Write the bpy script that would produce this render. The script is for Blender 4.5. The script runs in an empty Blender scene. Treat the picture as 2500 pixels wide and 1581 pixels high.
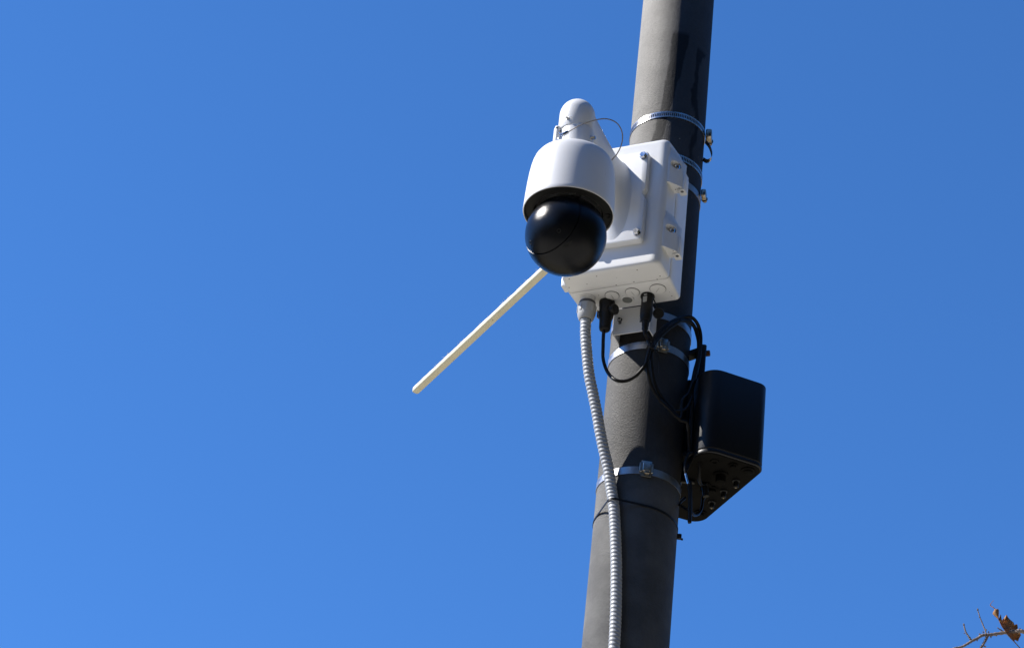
import bpy, bmesh, math, random
from mathutils import Vector, Matrix

random.seed(7)
SC = bpy.context.scene
COL = SC.collection
R_ = math.radians
PI = math.pi

# ------------------------------------------------------------------ camera
CAM = Vector((0.0, -5.43878, 1.65))
YAW, PITCH, ROLL = R_(-3.71481), R_(34.68811), R_(6.81679)
fwd = Vector((math.sin(YAW)*math.cos(PITCH), math.cos(YAW)*math.cos(PITCH), math.sin(PITCH)))
r0 = Vector((math.cos(YAW), -math.sin(YAW), 0)); u0 = r0.cross(fwd)
right = r0*math.cos(ROLL) + u0*math.sin(ROLL)
up = u0*math.cos(ROLL) - r0*math.sin(ROLL)
cd = bpy.data.cameras.new('camera'); cam = bpy.data.objects.new('camera', cd); COL.objects.link(cam)
M = Matrix((right, up, -fwd)).transposed().to_4x4(); M.translation = CAM
cam.matrix_world = M
cd.lens = 92.0; cd.sensor_width = 36.0; cd.clip_start = 0.05; cd.clip_end = 2000
SC.camera = cam

# ------------------------------------------------------------------ sky, sun, exposure
SUN_EL, SUN_LEFT = R_(44.0), R_(86.0)           # height of the sun, angle to the left of the line pole -> camera
sun_dir = Vector((-math.sin(SUN_LEFT)*math.cos(SUN_EL), -math.cos(SUN_LEFT)*math.cos(SUN_EL), math.sin(SUN_EL)))
w = bpy.data.worlds.new('World'); SC.world = w; w.use_nodes = True
wn = w.node_tree.nodes; wl = w.node_tree.links
wn.clear()
sky = wn.new('ShaderNodeTexSky'); sky.sky_type = 'NISHITA'; sky.sun_disc = False
sky.sun_elevation = SUN_EL; sky.sun_rotation = math.atan2(sun_dir.x, sun_dir.y) % (2*PI)
sky.altitude = 3000; sky.air_density = 1.0; sky.dust_density = 0.0; sky.ozone_density = 10.0
bg = wn.new('ShaderNodeBackground'); bg.inputs['Strength'].default_value = 0.15
wo = wn.new('ShaderNodeOutputWorld')
hs = wn.new('ShaderNodeHueSaturation'); hs.inputs['Saturation'].default_value = 1.085   # deep, dry-air blue over the whole sky
wl.new(sky.outputs[0], hs.inputs['Color']); wl.new(hs.outputs[0], bg.inputs[0]); wl.new(bg.outputs[0], wo.inputs[0])
sd = bpy.data.lights.new('sun', 'SUN'); sd.energy = 4.4; sd.angle = R_(0.53); sd.color = (1.0, 0.955, 0.89)
so = bpy.data.objects.new('sun', sd); COL.objects.link(so)
so.rotation_euler = (-sun_dir).to_track_quat('-Z', 'Y').to_euler(); so.location = (-6, -1, 12)
SC.view_settings.view_transform = 'Standard'; SC.view_settings.look = 'None'
SC.view_settings.gamma = 1.0; SC.view_settings.use_curve_mapping = False
SC.view_settings.exposure = 0.8

# ------------------------------------------------------------------ materials
def mat(name, col, rough=0.5, metal=0.0, spec=0.5, var=0.0, vscale=30.0, bump=0.0, bscale=200.0, specks=None, under=False, coat=0.0, rvar=0.0):
    m = bpy.data.materials.new(name); m.use_nodes = True
    nt = m.node_tree; N = nt.nodes; L = nt.links
    b = N['Principled BSDF']
    b.inputs['Base Color'].default_value = (*col, 1); b.inputs['Roughness'].default_value = rough
    b.inputs['Metallic'].default_value = metal; b.inputs['Specular IOR Level'].default_value = spec
    if coat: b.inputs['Coat Weight'].default_value = coat
    tc = N.new('ShaderNodeTexCoord')
    out = None
    if var or rvar:
        n = N.new('ShaderNodeTexNoise'); n.inputs['Scale'].default_value = vscale; n.inputs['Detail'].default_value = 6
        L.new(tc.outputs['Object'], n.inputs['Vector'])
        if var:
            r = N.new('ShaderNodeMapRange'); r.inputs[1].default_value = .3; r.inputs[2].default_value = .7
            r.inputs[3].default_value = 1-var; r.inputs[4].default_value = 1+var
            L.new(n.outputs[0], r.inputs[0])
            x = N.new('ShaderNodeVectorMath'); x.operation = 'SCALE'; x.inputs[0].default_value = col
            L.new(r.outputs[0], x.inputs['Scale']); out = x.outputs[0]
        if rvar:
            r = N.new('ShaderNodeMapRange'); r.inputs[1].default_value = .3; r.inputs[2].default_value = .7
            r.inputs[3].default_value = rough-rvar; r.inputs[4].default_value = rough+rvar
            L.new(n.outputs[0], r.inputs[0]); L.new(r.outputs[0], b.inputs['Roughness'])
    if specks:                                   # (scale, radius, keep fraction, colour): scattered dirt specks
        s, rad, keep, sc = specks
        v = N.new('ShaderNodeTexVoronoi'); v.inputs['Scale'].default_value = s
        L.new(tc.outputs['Object'], v.inputs['Vector'])
        lt = N.new('ShaderNodeMath'); lt.operation = 'LESS_THAN'; lt.inputs[1].default_value = rad; L.new(v.outputs['Distance'], lt.inputs[0])
        sp = N.new('ShaderNodeSeparateColor'); L.new(v.outputs['Color'], sp.inputs[0])
        l2 = N.new('ShaderNodeMath'); l2.operation = 'LESS_THAN'; l2.inputs[1].default_value = keep; L.new(sp.outputs[0], l2.inputs[0])
        mu = N.new('ShaderNodeMath'); mu.operation = 'MULTIPLY'; L.new(lt.outputs[0], mu.inputs[0]); L.new(l2.outputs[0], mu.inputs[1])
        if under:                                # grime that sticks to the rain-sheltered underside only
            ge = N.new('ShaderNodeNewGeometry'); sz_ = N.new('ShaderNodeSeparateXYZ'); L.new(ge.outputs['Normal'], sz_.inputs[0])
            dn = N.new('ShaderNodeMath'); dn.operation = 'LESS_THAN'; dn.inputs[1].default_value = -.6; L.new(sz_.outputs[2], dn.inputs[0])
            m2 = N.new('ShaderNodeMath'); m2.operation = 'MULTIPLY'; L.new(mu.outputs[0], m2.inputs[0]); L.new(dn.outputs[0], m2.inputs[1]); mu = m2
        mx = N.new('ShaderNodeMix'); mx.data_type = 'RGBA'; L.new(mu.outputs[0], mx.inputs[0])
        if out: L.new(out, mx.inputs[6])
        else: mx.inputs[6].default_value = (*col, 1)
        mx.inputs[7].default_value = (*sc, 1); out = mx.outputs[2]
    if out: L.new(out, b.inputs['Base Color'])
    if bump:
        n2 = N.new('ShaderNodeTexNoise'); n2.inputs['Scale'].default_value = bscale; n2.inputs['Detail'].default_value = 4
        L.new(tc.outputs['Object'], n2.inputs['Vector'])
        bp = N.new('ShaderNodeBump'); bp.inputs['Strength'].default_value = bump; bp.inputs['Distance'].default_value = 0.002
        L.new(n2.outputs[0], bp.inputs['Height']); L.new(bp.outputs[0], b.inputs['Normal'])
    return m

ANROT = 0.0
def pole_material():
    m = mat('weathered_black_paint', (.05, .05, .05), .5, 0, .5)
    nt = m.node_tree; N = nt.nodes; L = nt.links; b = N['Principled BSDF']
    tc = N.new('ShaderNodeTexCoord')
    def noise(scale, det=5, dist=0.0, vec=None):
        n = N.new('ShaderNodeTexNoise'); n.inputs['Scale'].default_value = scale; n.inputs['Detail'].default_value = det
        n.inputs['Distortion'].default_value = dist; L.new(vec or tc.outputs['Object'], n.inputs['Vector']); return n.outputs[0]
    def math_(op, a, c=None, **k):
        x = N.new('ShaderNodeMath'); x.operation = op
        for i, q in enumerate((a, c)):
            if q is None: continue
            if isinstance(q, (int, float)): x.inputs[i].default_value = q
            else: L.new(q, x.inputs[i])
        return x.outputs[0]
    def rng(v, a, c, d, e):
        r = N.new('ShaderNodeMapRange'); L.new(v, r.inputs[0])
        for i, q in enumerate((a, c, d, e)): r.inputs[i+1].default_value = q
        return r.outputs[0]
    def mix(f, a, c):
        x = N.new('ShaderNodeMix'); x.data_type = 'RGBA'; L.new(f, x.inputs[0])
        for i, q in ((6, a), (7, c)):
            if isinstance(q, tuple): x.inputs[i].default_value = (*q, 1)
            else: L.new(q, x.inputs[i])
        return x.outputs[2]
    sep = N.new('ShaderNodeSeparateXYZ'); L.new(tc.outputs['Object'], sep.inputs[0]); Z = sep.outputs[2]
    st = N.new('ShaderNodeMapping'); st.inputs['Scale'].default_value = (1, 1, .06); L.new(tc.outputs['Object'], st.inputs['Vector'])
    dust = rng(noise(11, 7), .38, .62, 0, 1)                       # chalky bloom, stronger on the lower pole
    low = rng(Z, 5.02, 4.9, 0.16, 1.0)
    up_ = rng(Z, 6.15, 6.5, 0, .20); low = math_('MAXIMUM', low, up_)
    bloom = math_('MULTIPLY', rng(dust, 0, 1, .55, 1), low)
    col = mix(bloom, (.020, .0185, .0165), (.086, .083, .073))
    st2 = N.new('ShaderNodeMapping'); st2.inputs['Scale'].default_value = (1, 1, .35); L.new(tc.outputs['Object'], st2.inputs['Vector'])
    jit = math_('MULTIPLY', math_('SUBTRACT', noise(13, 6, .2, st2.outputs[0]), .5), .085)     # dark streaks above the top clamp
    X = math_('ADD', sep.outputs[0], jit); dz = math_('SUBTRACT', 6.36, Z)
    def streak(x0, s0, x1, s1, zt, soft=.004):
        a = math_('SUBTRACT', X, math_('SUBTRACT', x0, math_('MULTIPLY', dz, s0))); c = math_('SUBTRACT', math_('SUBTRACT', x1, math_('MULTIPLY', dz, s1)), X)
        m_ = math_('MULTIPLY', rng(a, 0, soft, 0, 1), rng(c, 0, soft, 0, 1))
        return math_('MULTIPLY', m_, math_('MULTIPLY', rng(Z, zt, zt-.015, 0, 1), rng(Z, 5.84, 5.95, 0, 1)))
    dark_streak = math_('MAXIMUM', streak(-.008, .07, .032, .085, 6.36), streak(.062, .02, .082, .045, 6.33))
    dark_streak = math_('MULTIPLY', math_('MAXIMUM', dark_streak, streak(-.016, .035, .012, .02, 6.19)), .85)
    col = mix(dark_streak, col, (.008, .008, .008))
    v = N.new('ShaderNodeTexVoronoi'); v.inputs['Scale'].default_value = 95; L.new(tc.outputs['Object'], v.inputs['Vector'])
    vs = N.new('ShaderNodeSeparateColor'); L.new(v.outputs['Color'], vs.inputs[0])
    spk = math_('MULTIPLY', math_('LESS_THAN', v.outputs['Distance'], .12), math_('LESS_THAN', vs.outputs[0], .22))
    spz = math_('MULTIPLY', rng(Z, 5.8, 5.86, 0, 1), rng(Z, 6.14, 6.08, 0, 1))
    col = mix(math_('MULTIPLY', spk, spz), col, (.42, .38, .30))
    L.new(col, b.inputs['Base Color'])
    L.new(rng(bloom, 0, 1, .58, .66), b.inputs['Roughness']); grain = math_('MULTIPLY', rng(noise(150, 4), .3, .7, .87, 1.13), rng(noise(9, 5, .3, st.outputs[0]), .33, .67, .80, 1.2))
    grain = math_('MULTIPLY', grain, rng(dark_streak, 0, 1, 1, .28)); L.new(math_('MULTIPLY', grain, math_('ADD', rng(bloom, .05, .22, .34, .54), rng(bloom, .25, 1, 0, .38))), b.inputs['Specular IOR Level'])
    b.inputs['Anisotropic'].default_value = .85; b.inputs['Anisotropic Rotation'].default_value = ANROT
    tg = N.new('ShaderNodeTangent'); tg.direction_type = 'RADIAL'; tg.axis = 'Z'; L.new(tg.outputs[0], b.inputs['Tangent'])
    # relief: orange-peel grain, long faint scratches, a few brush ridges
    g = noise(270, 4); g2 = noise(48, 5)
    ct = N.new('ShaderNodeMapping'); ct.inputs['Scale'].default_value = (1, 1, 2.2); ct.inputs['Rotation'].default_value = (.25, .2, 0)
    L.new(tc.outputs['Object'], ct.inputs['Vector'])
    rdg = math_('LESS_THAN', math_('ABSOLUTE', math_('SUBTRACT', noise(4.2, 3, .4, ct.outputs[0]), .5)), .0035)
    h = math_('ADD', math_('MULTIPLY', g, .80), math_('ADD', math_('MULTIPLY', g2, .30), math_('MULTIPLY', rdg, .40)))
    bp = N.new('ShaderNodeBump'); bp.inputs['Strength'].default_value = .37; bp.inputs['Distance'].default_value = .0020
    L.new(h, bp.inputs['Height']); L.new(bp.outputs[0], b.inputs['Normal'])
    return m

WHITE = mat('white_powder_coat', (.80, .80, .79), .38, spec=.5, var=.015, vscale=14, bump=.05, bscale=260, specks=(60, .07, .035, (.30, .26, .2)))
WHITE2 = mat('white_cabinet_plastic', (.79, .79, .775), .42, spec=.45, var=.02, vscale=11, bump=.05, bscale=300, specks=(85, .15, .20, (.12, .09, .06)), under=True)
WHITEC = mat('white_plain_plastic', (.78, .775, .75), .45, var=.03, vscale=40)
BRACKET = mat('white_bracket_paint', (.76, .76, .75), .4, var=.03, vscale=25, specks=(130, .1, .05, (.3, .25, .2)))
GREYG = mat('grey_gland_plastic', (.42, .42, .41), .45, var=.05, vscale=60)
GREYD = mat('dark_rubber_and_gap_shade', (.09, .09, .095), .55, spec=.3)  # rubber parts, and the painted dark of plug gaps and hinge holes
CONDUIT = mat('grey_conduit_jacket', (.37, .385, .40), .45, spec=.38, var=.06, vscale=60)
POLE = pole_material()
STEEL = mat('stainless_steel', (.62, .62, .63), .22, 1.0, rvar=.08, vscale=160, var=.08)
STEELB = mat('brushed_band_steel', (.44, .44, .445), .42, 1.0, rvar=.1, vscale=120, var=.08)
STEELS = mat('clamp_band_steel', (.52, .51, .50), .28, 1.0, rvar=.06, vscale=150, var=.12)
WIRE = mat('dull_wire_rope', (.20, .185, .17), .45, .7, var=.2, vscale=200)
STEELF = mat('dull_buckle_steel', (.46, .445, .40), .42, 1.0, rvar=.1, vscale=140, var=.25)
STEELR = mat('tarnished_steel', (.42, .36, .28), .34, 1.0, rvar=.1, vscale=120, var=.2)
BLACKP = mat('black_plastic', (.012, .012, .0125), .42, spec=.25, var=.15, vscale=50)
CABLE = mat('black_cable_jacket', (.011, .0105, .010), .45, spec=.18, var=.15, vscale=90)
DOME = mat('black_dome_paint', (.006, .0065, .008), 0.21, spec=.21, bump=.22, bscale=700, rvar=.04, vscale=300, specks=(150, .11, .05, (.05, .05, .045)))
RINGM = mat('black_ring_plastic', (.014, .014, .013), .55, spec=.2)
RADOME = mat('black_antenna_shell', (.0065, .0065, .007), .40, spec=.32, bump=.12, bscale=900)
BASEM = mat('dull_black_base', (.0065, .006, .0052), .7, spec=.05, var=.25, vscale=40)
ROD = mat('weathered_cream_fibreglass', (.74, .69, .50), .6, spec=.3, var=.06, vscale=30, bump=.25, bscale=180, specks=(75, .12, .10, (.18, .12, .06)))
RUST = mat('rusty_bolt', (.16, .065, .03), .6, .5, var=.3, vscale=90)
VENTM = mat('grey_vent_membrane', (.17, .18, .17), .6, var=.08, vscale=50)
BARK = mat('grey_twig_bark', (.23, .19, .165), .75, spec=.2, var=.35, vscale=60, bump=.5, bscale=260)
LEAF = mat('dry_brown_leaf', (.50, .27, .11), .65, spec=.25, var=.25, vscale=35)
_n = LEAF.node_tree; _tr = _n.nodes.new('ShaderNodeBsdfTranslucent'); _tr.inputs['Color'].default_value = (.50, .20, .05, 1)
_mx = _n.nodes.new('ShaderNodeMixShader'); _mx.inputs[0].default_value = .38
_n.links.new(_n.nodes['Principled BSDF'].outputs[0], _mx.inputs[1]); _n.links.new(_tr.outputs[0], _mx.inputs[2]); _n.links.new(_mx.outputs[0], _n.nodes['Material Output'].inputs[0])
CONC = mat('pale_concrete', (.44, .41, .345), .85, spec=.2, var=.12, vscale=1.5, bump=.3, bscale=60)
ASPH = mat('asphalt', (.05, .05, .052), .85, spec=.2, var=.2, vscale=3, bump=.5, bscale=90)
SOIL = mat('dry_lawn', (.24, .205, .125), .95, spec=.1, var=.3, vscale=2, bump=.5, bscale=40)

# ------------------------------------------------------------------ geometry helpers
class MB:
    def __init__(s): s.v = []; s.f = []
    def add(s, vs, fs, m=None):
        o = len(s.v)
        s.v += [(m @ Vector(p)) if m else Vector(p) for p in vs]
        s.f += [tuple(i+o for i in f) for f in fs]
        return s
    def bm(s, bm, m=None):
        bm.verts.index_update()
        s.add([v.co.copy() for v in bm.verts], [[v.index for v in f.verts] for f in bm.faces], m); bm.free(); return s

ROOTS = {}
def world_of(parent):
    return ROOTS.get(parent, Matrix())

def build(name, mb, material, parent=None, sharp=38, origin=None):
    base = world_of(parent) if parent else (Matrix.Translation(origin) if origin is not None else Matrix())
    inv = base.inverted()
    me = bpy.data.meshes.new(name)
    me.from_pydata([inv @ p for p in mb.v], [], mb.f)
    bm = bmesh.new(); bm.from_mesh(me)
    bmesh.ops.remove_doubles(bm, verts=bm.verts, dist=1e-6)
    bmesh.ops.recalc_face_normals(bm, faces=bm.faces); bm.to_mesh(me); bm.free()
    me.polygons.foreach_set('use_smooth', [True]*len(me.polygons))
    me.set_sharp_from_angle(angle=R_(sharp))
    me.materials.append(material)
    o = bpy.data.objects.new(name, me); COL.objects.link(o)
    if parent: o.parent = parent; ROOTS[o] = base
    elif origin is not None: o.location = origin; ROOTS[o] = base
    return o

def tag(o, label=None, cat=None, group=None, kind=None):
    for k, v in (('label', label), ('category', cat), ('group', group), ('kind', kind)):
        if v: o[k] = v
    return o

def thing(name, loc, label, cat, group=None, rz=0.0):
    o = bpy.data.objects.new(name, None); COL.objects.link(o)
    o.empty_display_size = .05
    o.location = loc; o.rotation_euler = (0, 0, rz)
    ROOTS[o] = Matrix.Translation(loc) @ Matrix.Rotation(rz, 4, 'Z')
    return tag(o, label, cat, group)

def dup(o, world_offset, parent=None):          # copy of a part, moved by a world-space offset
    c = o.copy(); COL.objects.link(c); c.parent = parent or o.parent
    base = ROOTS.get(c.parent, Matrix())
    c.location = o.location + base.to_3x3().inverted() @ Vector(world_offset)
    ROOTS[c] = base
    return c

def rbox(size, r=0.0, seg=2, ctr=(0, 0, 0), m=None):
    bm = bmesh.new(); bmesh.ops.create_cube(bm, size=1)
    for v in bm.verts: v.co = Vector((v.co.x*size[0]+ctr[0], v.co.y*size[1]+ctr[1], v.co.z*size[2]+ctr[2]))
    if r: bmesh.ops.bevel(bm, geom=bm.edges[:], offset=r, segments=seg, affect='EDGES', profile=.5)
    return bm

def lathe(mb, prof, seg=48, m=None, caps=True):
    vs = []; fs = []
    n = len(prof)
    for r, z in prof:
        for k in range(seg):
            a = 2*PI*k/seg; vs.append((r*math.cos(a), r*math.sin(a), z))
    for i in range(n-1):
        for k in range(seg):
            k2 = (k+1) % seg
            fs.append((i*seg+k, i*seg+k2, (i+1)*seg+k2, (i+1)*seg+k))
    if caps:
        if prof[0][0] > 1e-6: fs.append(tuple(range(seg))[::-1])
        if prof[-1][0] > 1e-6: fs.append(tuple((n-1)*seg+k for k in range(seg)))
    mb.add(vs, fs, m); return mb

def loft(mb, rings, m=None, caps=True):
    n = len(rings[0]); vs = [p for r in rings for p in r]; fs = []
    for i in range(len(rings)-1):
        for k in range(n):
            k2 = (k+1) % n
            fs.append((i*n+k, i*n+k2, (i+1)*n+k2, (i+1)*n+k))
    if caps: fs.append(tuple(range(n))[::-1]); fs.append(tuple((len(rings)-1)*n+k for k in range(n)))
    mb.add(vs, fs, m); return mb

def smooth_path(pts, per=6):
    P = [Vector(p) for p in pts]; P = [2*P[0]-P[1]] + P + [2*P[-1]-P[-2]]
    out = []
    for i in range(1, len(P)-2):
        a, b, c, d = P[i-1:i+3]
        for j in range(per):
            t = j/per
            out.append(.5*((2*b)+(c-a)*t+(2*a-5*b+4*c-d)*t*t+(-a+3*b-3*c+d)*t**3))
    out.append(P[-2]); return out

def frames(path):
    T = []
    for i in range(len(path)):
        d = path[min(i+1, len(path)-1)]-path[max(i-1, 0)]; T.append(d.normalized())
    n = T[0].orthogonal().normalized(); fr = []
    for t in T:
        n = (n-t*n.dot(t)).normalized(); fr.append((n, t.cross(n)))
    return fr

def tube(mb, pts, rad, seg=10, per=6, flat=None, raw=False):
    path = [Vector(p) for p in pts] if raw else smooth_path(pts, per)
    fr = frames(path); rings = []
    for i, p in enumerate(path):
        a, b = fr[i]; r = rad(i/(len(path)-1)) if callable(rad) else rad
        rings.append([p+a*(r*math.cos(2*PI*k/seg))+b*(r*math.sin(2*PI*k/seg)) for k in range(seg)])
    return loft(mb, rings)

def strap(mb, pts, width_dir, wid, thick, per=6):
    path = smooth_path(pts, per); W = Vector(width_dir).normalized(); rings = []
    for i, p in enumerate(path):
        t = (path[min(i+1, len(path)-1)]-path[max(i-1, 0)]).normalized(); n = t.cross(W).normalized()
        rings.append([p+W*wid/2+n*thick/2, p-W*wid/2+n*thick/2, p-W*wid/2-n*thick/2, p+W*wid/2-n*thick/2])
    return loft(mb, rings)

def axis_m(loc, z, x=None):
    z = Vector(z).normalized(); q = z.to_track_quat('Z', 'Y').to_matrix().to_4x4(); q.translation = Vector(loc); return q

def hexbolt(mb, m, r=.0095, h=.008, wr=.012):
    lathe(mb, [(0, 0), (wr, 0), (wr, .0018), (0, .0018)], 24, m)
    pr = [(r*.97*math.cos(PI*k/3), r*.97*math.sin(PI*k/3)) for k in range(6)]
    rings = [[(x*s, y*s, z) for x, y in pr] for s, z in ((1, .0018), (1, h-.001), (.86, h+.0006))]
    loft(mb, rings, m); return mb

def prism(mb, poly, z0, z1, bev=0.0, m=None):
    def inset(d):
        n = len(poly); out = []
        for i in range(n):
            a = Vector(poly[i-1]); b = Vector(poly[i]); c = Vector(poly[(i+1) % n])
            e1 = (b-a).normalized(); e2 = (c-b).normalized()
            n1 = Vector((-e1.y, e1.x)); n2 = Vector((-e2.y, e2.x)); q = (n1+n2); q = q/max(q.length_squared*.5, .2)
            out.append(b+q*d)
        return out
    rs = []
    if bev:
        for s in (1, .3, 0): rs.append((inset(bev*s*s if s < 1 else bev), z0+bev*(1-s)))
        for s in (0, .3, 1): rs.append((inset(bev*s*s if s < 1 else bev), z1-bev*(1-s)))
    else: rs = [(poly, z0), (poly, z1)]
    return loft(mb, [[(p[0], p[1], z) for p in r] for r, z in rs], m)

def round_poly(corners, seg=6):                  # corners: (x, y, radius), counter-clockwise
    out = []; n = len(corners)
    for i in range(n):
        a = Vector(corners[i-1][:2]); b = Vector(corners[i][:2]); c = Vector(corners[(i+1) % n][:2]); r = corners[i][2]
        u = (a-b).normalized(); v = (c-b).normalized(); ang = u.angle(v); d = r/math.tan(ang/2)
        ctr = b+(u+v).normalized()*(r/math.sin(ang/2)); p0 = b+u*d; p1 = b+v*d
        a0 = math.atan2(*(p0-ctr).yx); a1 = math.atan2(*(p1-ctr).yx); da = (a1-a0+PI) % (2*PI)-PI
        for k in range(seg+1):
            t = a0+da*k/seg; out.append((ctr.x+r*math.cos(t), ctr.y+r*math.sin(t)))
    return out

def cut(o, cutter_mb):                           # real boolean, applied
    co = build('cutter', cutter_mb, WHITE2)
    md = o.modifiers.new('cut', 'BOOLEAN'); md.operation = 'DIFFERENCE'; md.object = co; md.solver = 'EXACT'
    bpy.context.view_layer.update()
    dg = bpy.context.evaluated_depsgraph_get()
    me = bpy.data.meshes.new_from_object(o.evaluated_get(dg)); nm = o.data.name
    o.modifiers.clear(); o.data = me; me.name = nm
    me.polygons.foreach_set('use_smooth', [True]*len(me.polygons)); me.set_sharp_from_angle(angle=R_(38))
    bpy.data.objects.remove(co)

def at(px, py, y):                               # point where the line of sight through a photo pixel meets the upright plane at depth y
    d = fwd + right*((px-1250)/(92/36*2500)) - up*((py-790.5)/(92/36*2500))
    return CAM + d*((y-CAM.y)/d.y)

# frame of the cabinet and the camera: x along the cabinet front, y into the pole, z up; turned 22 degrees to the left of the lens
TURN = R_(-22)
BX = Matrix.Rotation(TURN, 4, 'Z')
def B(lat, n, z): return BX @ Vector((lat, -n, z))
NRM = (B(0, 1, 0)).normalized(); LATV = B(1, 0, 0)

# ================================================================== ground
def sheet(name, x0, x1, y0, y1, z, m, n=1):
    mb = MB(); mb.add([(x0, y0, z), (x1, y0, z), (x1, y1, z), (x0, y1, z)], [(0, 1, 2, 3)])
    return tag(build(name, mb, m), kind='structure')
sheet('ground', -600, 600, -600, 600, -.14, SOIL)
sheet('added_road', -600, 600, -12, -4.2, -.136, ASPH)  # unseen dark strip, added to cut light reflected into the shaded sides
mb = MB(); mb.bm(rbox((80, 9.5, .16), .02, 2, (0, .55, -.08))); tag(build('added_pavement', mb, CONC), kind='structure')  # unseen pale slab, added to bounce light onto the undersides

# unseen trees added all round, well below the frame, to cut low sky fill
wrng = random.Random(11)
FOL = mat('added_tree_foliage', (.045, .055, .025), .8, spec=.15, var=.45, vscale=.8)
mb = MB()
spots = []
for row, (rad0, n) in enumerate(((27, 62), (33, 66))):
    for k in range(n):
        a = 2*PI*(k+.5*row+wrng.uniform(-.2, .2))/n; rr = rad0+wrng.uniform(-1.5, 1.5); spots.append((rr*math.cos(a), rr*math.sin(a), wrng.uniform(9.0, 10.6)))
for k in range(22):                                  # taller ones added behind the camera to keep the pole's shaded side dark
    spots.append((-7+1.7*k+wrng.uniform(-.5, .5), -14-1.6*(k % 2)+wrng.uniform(-.5, .5), wrng.uniform(19, 22)))
for k in range(15):                                  # and more added along the right-hand side, against blue sky fill
    spots.append((14+3*(k % 2)+wrng.uniform(-.6, .6), -12+1.05*k+wrng.uniform(-.4, .4), wrng.uniform(18, 21)))
if True:
    for cx, cy, h in spots:
        base = Vector((cx, cy, -.14))
        loft(mb, [[base+Vector((r*math.cos(2*PI*j/6), r*math.sin(2*PI*j/6), z)) for j in range(6)] for r, z in ((.24, 0), (.16, h*.5), (.05, h*.9))])
        for _ in range(420 if h < 12 else 1500):
            u = wrng.gauss(0, 1), wrng.gauss(0, 1), wrng.gauss(0, 1); L = math.sqrt(sum(q*q for q in u)); f = wrng.uniform(.45, 1)/L
            c = base+Vector((u[0]*f*2.1, u[1]*f*2.1, h*.53+u[2]*f*h*.46)); sz = wrng.uniform(.3, .6) if h < 12 else wrng.uniform(.18, .36)
            t1 = Vector((wrng.gauss(0, 1), wrng.gauss(0, 1), wrng.gauss(0, 1))).normalized(); t2 = t1.orthogonal().normalized()
            mb.add([c-t1*sz, c+t2*sz*.6, c+t1*sz, c-t2*sz*.6], [(0, 1, 2, 3)])
me = bpy.data.meshes.new('added_trees'); me.from_pydata(mb.v, [], mb.f); me.materials.append(FOL)
wo_ = bpy.data.objects.new('added_trees', me); COL.objects.link(wo_); tag(wo_, 'unseen trees added all round the street to block low sky light', 'added_trees', kind='stuff')

# ================================================================== pole
def PR(z): return .1-.0022*(z-5.46)
H = 8.6
pole_root = thing('utility_pole', (0, 0, 0), 'tall round weathered dark pole that carries the white cabinet and dome camera', 'pole')
mb = MB(); lathe(mb, [(PR(.03+(H-.03)*i/60), .03+(H-.03)*i/60) for i in range(61)]+[(.07, H+.02), (.02, H+.03)], 96)
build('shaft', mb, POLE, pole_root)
mb = MB(); mb.bm(rbox((.36, .36, .03), .004, 1, (0, 0, .0155))); build('base_plate', mb, POLE, pole_root)
mb = MB(); hexbolt(mb, Matrix.Translation((-.14, -.14, .031)), .018, .02, .026); ab = build('anchor_bolt', mb, STEELR, pole_root)
for dx, dy in ((.28, 0), (0, .28), (.28, .28)): dup(ab, (dx, dy, 0))

def cyl_pt(theta, z, r): t = R_(theta); return Vector((r*math.sin(t), -r*math.cos(t), z))

# ---- bands round the pole
def ring_strip(mb, z, wid, thick, tilt=(0, 0), r_off=.0006, a0=0, a1=360, seg=120):
    rings = []; N = int(seg*(a1-a0)/360)
    for i in range(N+1 if a1-a0 < 360 else N):
        th = a0+(a1-a0)*i/N; t = R_(th)
        zz = z+tilt[0]*math.sin(t)-tilt[1]*math.cos(t); r = PR(zz)+r_off
        rings.append([cyl_pt(th, zz-wid/2, r+thick), cyl_pt(th, zz+wid/2, r+thick), cyl_pt(th, zz+wid/2, r), cyl_pt(th, zz-wid/2, r)])
    if a1-a0 >= 360: rings.append(rings[0]); loft(mb, rings, caps=False)
    else: loft(mb, rings)
def screw_buckle(root, th, z, sc=1.0, material=STEELR, tang=True, out=0.0):
    t = R_(th); rad = Vector((math.sin(t), -math.cos(t), 0)); tan = Vector((math.cos(t), math.sin(t), 0)); c = cyl_pt(th, z, PR(z)+.001)
    m = Matrix((tan, rad, Vector((0, 0, 1)))).transposed().to_4x4(); m.translation = c
    mb = MB(); mb.bm(rbox((.026*sc, .013*sc, .021*sc), .003*sc, 2, (0, .0085*sc, 0)), m); bk = build('buckle_housing', mb, material, root)
    mb = MB(); mm = m @ Matrix.Translation((.013*sc, .009*sc, -.004*sc)) @ Matrix.Rotation(PI/2, 4, 'Y')
    hexbolt(mb, mm, .0065*sc, .01*sc, .0085*sc); build('buckle_screw', mb, material, bk)
    return bk
def slotted_band(label, z, tilt, buck, loc_th=0):
    root = thing('hose_clamp', (0, 0, z), label, 'hose clamp', 'steel bands round the pole')
    mb = MB(); ring_strip(mb, z+.0073, .0042, .0011, tilt); build('band_edge', mb, STEELS, root)
    mb = MB(); ring_strip(mb, z-.0073, .0042, .0011, tilt); build('band_edge', mb, STEELS, root)
    mb = MB(); n = 122
    for k in range(n):                                           # the bridges left between the punched slots
        a = 360*k/n; ring_strip(mb, z, .0108, .0010, tilt, a0=a, a1=a+1.15, seg=630)
    tag(build('slot_bridges', mb, STEELS, root), kind='stuff')
    return root
A = slotted_band('slotted steel hose clamp highest on the pole, its tail curling out on the right', 6.064, (.006, 0), 89)
bk = screw_buckle(A, 84, 6.072, 1.25)
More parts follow.
